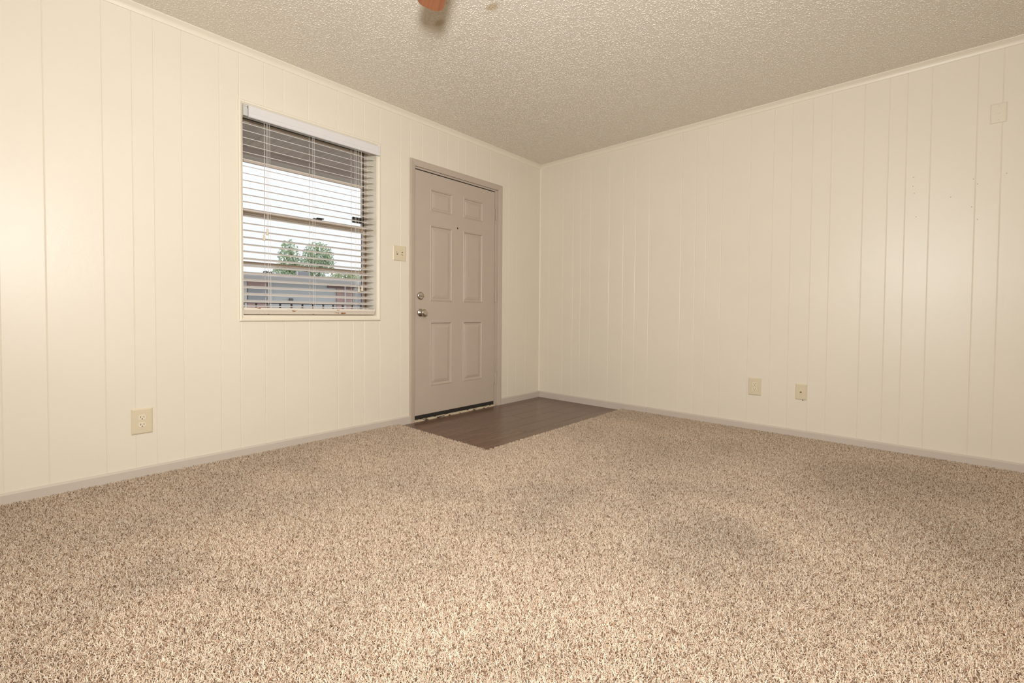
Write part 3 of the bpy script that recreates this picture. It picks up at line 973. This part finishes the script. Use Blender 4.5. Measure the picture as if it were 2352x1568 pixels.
for k in range(4):
    b = bpy.data.objects.new('blade', me)
    put(b, fan, (FX, FY, FZ))
    b.rotation_euler = (math.radians(9), 0, math.radians(62 + 90 * k))
    br_ = bpy.data.objects.new('blade_bracket', ime)
    COL.objects.link(br_)
    br_.parent = b

# ------------------------------------------------------------------ outdoors: walkway, soffit, railing
conc = mat('concrete', (0.58, 0.56, 0.54), 0.9, var=0.08, vscale=3)
ext_brown = mat('brown_beam_paint', (0.62, 0.54, 0.51), 0.7, var=0.05, vscale=4)
iron = mat('dark_iron', (0.055, 0.05, 0.055), 0.5)
tag(MB().box(-5.0, 2.5, 0.19, 2.12, -0.20, -0.04).build('walkway_slab', conc), 'concrete walkway slab outside the window', 'walkway', kind='structure')
sof = MB().box(-5.0, 2.5, 0.19, 1.97, 2.512, 2.60).build('porch_ceiling', soffit_mat)
tag(sof, 'weathered brown board ceiling of the walkway outside the window', 'porch ceiling', kind='structure')
x = -3.695
b0 = None
while x < 0.6:
    if b0 is None:
        b0 = MB().bevbox(x + 0.001, x + 0.213, 0.195, 1.965, 2.500, 2.512, 0.0015, 1).build('soffit_board', soffit_mat, sof)
        z_b = WORLD[b0].copy()
    else:
        copy_at(b0, sof, (x + 0.107, z_b.y, z_b.z))
    x += 0.214
tag(MB().bevbox(-5.0, 2.5, 1.97, 2.11, 2.420, 2.64, 0.006, 1).build('porch_beam', ext_brown), 'pinkish brown beam along the outer edge of the walkway roof', 'beam', kind='structure')
rail = empty('iron_railing', (-1.6, 1.9, -0.04))
tag(rail, 'dark iron railing with thin balusters along the outside walkway', 'railing')
MB().bevbox(-4.8, 2.3, 1.88, 1.92, 0.958, 0.984, 0.004, 1).build('top_rail', iron, rail)
MB().bevbox(-4.8, 2.3, 1.887, 1.913, 0.05, 0.07, 0.003, 1).build('bottom_rail', iron, rail)
bal = MB().box(-2.0305, -2.0155, 1.8925, 1.9075, 0.06, 0.962).build('baluster', iron, rail)
bc = WORLD[bal].copy()
for k in range(-14, 22):
    if k:
        copy_at(bal, rail, (bc.x + 0.1133 * k, bc.y, bc.z))
for px_ in (-4.6, 2.1):
    MB().bevbox(px_ - 0.03, px_ + 0.03, 1.87, 1.93, -0.04, 1.0, 0.004, 1).build('post', iron, rail)

# ------------------------------------------------------------------ building across the yard
GZ = -2.9
ground = mat('dry_grass_ground', (0.34, 0.34, 0.25), 0.95, var=0.2, vscale=1.5)
tag(MB().box(-60, 90, 2.2, 140, GZ - 0.2, GZ).build('ground', ground), 'grassy ground between the two buildings', 'ground', kind='structure')
def siding_mat():
    mt = bpy.data.materials.new('blue_grey_lap_siding')
    mt.use_nodes = True
    nt = mt.node_tree
    b = nt.nodes['Principled BSDF']
    b.inputs['Base Color'].default_value = (0.58, 0.60, 0.64, 1)
    b.inputs['Roughness'].default_value = 0.7
    geo = nd(nt, 'ShaderNodeNewGeometry')
    sp = nd(nt, 'ShaderNodeSeparateXYZ')
    nt.links.new(geo.outputs['Position'], sp.inputs[0])
    mu = nd(nt, 'ShaderNodeMath', operation='MULTIPLY')
    mu.inputs[1].default_value = 6.0
    nt.links.new(sp.outputs['Z'], mu.inputs[0])
    fr = nd(nt, 'ShaderNodeMath', operation='FRACT')
    nt.links.new(mu.outputs[0], fr.inputs[0])
    bp = nd(nt, 'ShaderNodeBump')
    bp.inputs['Distance'].default_value = 0.02
    nt.links.new(fr.outputs[0], bp.inputs['Height'])
    nt.links.new(bp.outputs['Normal'], b.inputs['Normal'])
    return mt
def brick_mat():
    mt = bpy.data.materials.new('far_red_brick')
    mt.use_nodes = True
    nt = mt.node_tree
    b = nt.nodes['Principled BSDF']
    b.inputs['Roughness'].default_value = 0.9
    geo = nd(nt, 'ShaderNodeNewGeometry')
    mp = nd(nt, 'ShaderNodeMapping')
    mp.inputs['Rotation'].default_value = (math.radians(90), 0, 0)
    nt.links.new(geo.outputs['Position'], mp.inputs['Vector'])
    br = nd(nt, 'ShaderNodeTexBrick')
    br.inputs['Color1'].default_value = (0.54, 0.33, 0.32, 1)
    br.inputs['Color2'].default_value = (0.46, 0.29, 0.29, 1)
    br.inputs['Mortar'].default_value = (0.42, 0.36, 0.34, 1)
    br.inputs['Scale'].default_value = 4.0
    nt.links.new(mp.outputs['Vector'], br.inputs['Vector'])
    nt.links.new(br.outputs['Color'], b.inputs['Base Color'])
    return mt
siding, brick = siding_mat(), brick_mat()
white_paint = mat('white_exterior_trim', (0.62, 0.61, 0.62), 0.6)
far_glass = mat('dark_far_window_glass', (0.30, 0.315, 0.345), 0.15)
roof_mat = mat('grey_shingle_roof', (0.56, 0.52, 0.51), 0.9, var=0.12, vscale=2)
eave_mat = mat('grey_eave_board', (0.40, 0.39, 0.385), 0.7)
apt = empty('apartment_building', (6, 22.5, GZ))
tag(apt, 'low blue-grey apartment building with brick bays across the yard', 'building')
MB().box(-8, 20, 20.0, 26.0, GZ, 2.42).build('wall', siding, apt)
rf = MB().extrude([(19.3, 2.44), (19.3, 2.56), (23.0, 2.74), (26.7, 2.56), (26.7, 2.44)], -8.6, 20.6, lambda d, z, t: (t, d, z)).build('roof', roof_mat, apt)
MB().box(-8.6, 20.6, 19.26, 19.30, 2.36, 2.50).build('fascia', eave_mat, rf)
for bx0, bx1 in ((3.53, 4.38), (7.79, 8.67)):
    MB().box(bx0, bx1, 19.9, 20.0, GZ, 2.42).build('brick_bay', brick, apt)
MB().box(7.3, 9.6, 19.86, 20.0, 2.16, 2.42).build('eave_shade_strip', mat('maroon_eave_shade', (0.22, 0.14, 0.14), 0.8), apt)  # shade under the eave, put in as a dark maroon strip
for (a, b, z0, z1) in ((3.57, 4.36, 1.36, 1.95), (8.72, 9.5, 1.05, 2.15)):
    w = MB().box(a - 0.04, b + 0.04, 19.84, 19.93, z0 - 0.04, z1 + 0.04).build('window', white_paint if a > 5 else eave_mat, apt)
    MB().box(a, b, 19.82, 19.84, z0, z1).build('pane', far_glass, w)
MB().box(4.40, 4.58, 19.86, 20.0, GZ, 2.30).build('corner_board', white_paint, apt)
MB().box(3.36, 3.50, 19.86, 20.0, GZ, 2.30).build('corner_board', white_paint, apt)
MB().box(8.17, 8.25, 19.82, 19.90, GZ, 2.36).build('downspout', white_paint, apt)
MB().bevbox(5.38, 5.55, 19.86, 20.0, 1.40, 1.56, 0.02).build('wall_lamp', mat('dark_far_lamp', (0.12, 0.12, 0.13), 0.5), apt)
hv = MB().bevbox(6.76, 7.25, 22.0, 22.5, 2.66, 3.09, 0.03).build('rooftop_unit', mat('grey_unit_metal', (0.30, 0.31, 0.34), 0.5), apt)
for px_ in (6.68, 7.31):
    MB().tube([(px_, 22.1, 2.68), (px_, 22.1, 3.10)], 0.035, 8).build('vent_pipe', white_paint, hv)

# ------------------------------------------------------------------ trees outside
bark = mat('grey_brown_bark', (0.20, 0.16, 0.13), 0.9)
def leaf_mat(name, c1, c2):
    mt = bpy.data.materials.new(name)
    mt.use_nodes = True
    nt = mt.node_tree
    b = nt.nodes['Principled BSDF']
    b.inputs['Roughness'].default_value = 0.6
    geo = nd(nt, 'ShaderNodeNewGeometry')
    n = nd(nt, 'ShaderNodeTexNoise')
    n.inputs['Scale'].default_value = 3
    nt.links.new(geo.outputs['Position'], n.inputs['Vector'])
    mx = nd(nt, 'ShaderNodeMix', data_type='RGBA')
    mx.inputs['A'].default_value = (*c1, 1)
    mx.inputs['B'].default_value = (*c2, 1)
    mr = nd(nt, 'ShaderNodeMapRange')
    mr.inputs['From Min'].default_value = 0.3
    mr.inputs['From Max'].default_value = 0.7
    nt.links.new(n.outputs['Fac'], mr.inputs['Value'])
    nt.links.new(mr.outputs['Result'], mx.inputs['Factor'])
    nt.links.new(mx.outputs['Result'], b.inputs['Base Color'])
    b.inputs['Subsurface Weight'].default_value = 0.0
    return mt
green = leaf_mat('green_leaves', (0.38, 0.50, 0.31), (0.55, 0.67, 0.45))
lime = leaf_mat('yellow_green_leaves', (0.48, 0.54, 0.30), (0.63, 0.69, 0.44))
dusky = leaf_mat('dusky_leaves', (0.15, 0.15, 0.15), (0.22, 0.22, 0.20))

def tree(name, label, base, lobes, leafmat, nleaf, size, group=None):
    """lobes = [(centre, radii)]; leaves scattered through each lobe, limbs reaching into it"""
    r = random.Random(hash(label) % 1000 if False else len(label) * 31 + nleaf)
    root = empty(name, base)
    tag(root, label, 'tree', group)
    mb = MB()
    tot = sum(l[1][0] * l[1][1] * l[1][2] for l in lobes)
    for (c, rad) in lobes:
        k = int(nleaf * rad[0] * rad[1] * rad[2] / tot)
        for _ in range(k):
            while True:
                d = Vector((r.uniform(-1, 1), r.uniform(-1, 1), r.uniform(-1, 1)))
                if d.length < 1 and d.length > 0.25 * r.random():
                    break
            p = Vector((c[0] + d.x * rad[0], c[1] + d.y * rad[1], c[2] + d.z * rad[2]))
            nrm = Vector((r.gauss(0, 1), r.gauss(0, 1), r.gauss(0.5, 1))).normalized()
            u = nrm.orthogonal().normalized()
            w = nrm.cross(u)
            a = r.uniform(0, 6.28)
            u, w = u * math.cos(a) + w * math.sin(a), w * math.cos(a) - u * math.sin(a)
            s = size * r.uniform(0.6, 1.3)
            mb.add([p - u * s, p - w * s * 0.45, p + u * s, p + w * s * 0.45], [(0, 1, 2, 3)])
    mb.build('foliage', leafmat, root)
    tb = MB()
    top = Vector(lobes[0][0])
    b = Vector(base)
    fork = Vector((b.x, b.y, b.z + (min(l[0][2] - l[1][2] for l in lobes) - b.z) * 0.9))
    tb.lathe([(0.20, 0), (0.16, (fork - b).z)], b, (0, 0, 1), 10)
    for (c, rad) in lobes:
        c = Vector(c)
        tb.tube([fork - Vector((0, 0, 0.1)), fork.lerp(c, 0.5) + Vector((0.1, 0, 0.1)), c + Vector((0, 0, rad[2] * 0.6))], 0.05, 6)
    tb.build('trunk', bark, root)
    return root

tree('leafy_tree', 'green leafy tree with two crowns behind the far building', (11.3, 32, GZ),
     [((10.2, 32, 5.0), (0.75, 0.8, 1.25)), ((12.4, 32, 5.3), (1.15, 0.9, 1.05)), ((10.0, 32, 3.9), (0.9, 0.9, 0.8)), ((11.5, 32, 4.1), (1.5, 1.0, 0.95)), ((13.0, 32, 4.7), (0.75, 0.7, 0.75)), ((10.8, 32, 3.1), (1.6, 1.0, 0.6))],
     green, 6500, 0.10)
tree('leafy_tree', 'yellow-green bushy tree low behind the roof, right of the two-crowned tree', (16.0, 34, GZ),
     [((15.6, 34, 3.6), (1.5, 0.9, 0.95)), ((17.4, 34, 3.7), (1.6, 0.9, 1.0)), ((13.9, 34, 3.2), (1.3, 0.9, 0.7))], lime, 5000, 0.10)
tree('distant_tree', 'small dusky tree peeking over the roof at the left', (8.0, 30, GZ),
     [((8.0, 30, 3.25), (0.38, 0.4, 0.42))], dusky, 500, 0.09)
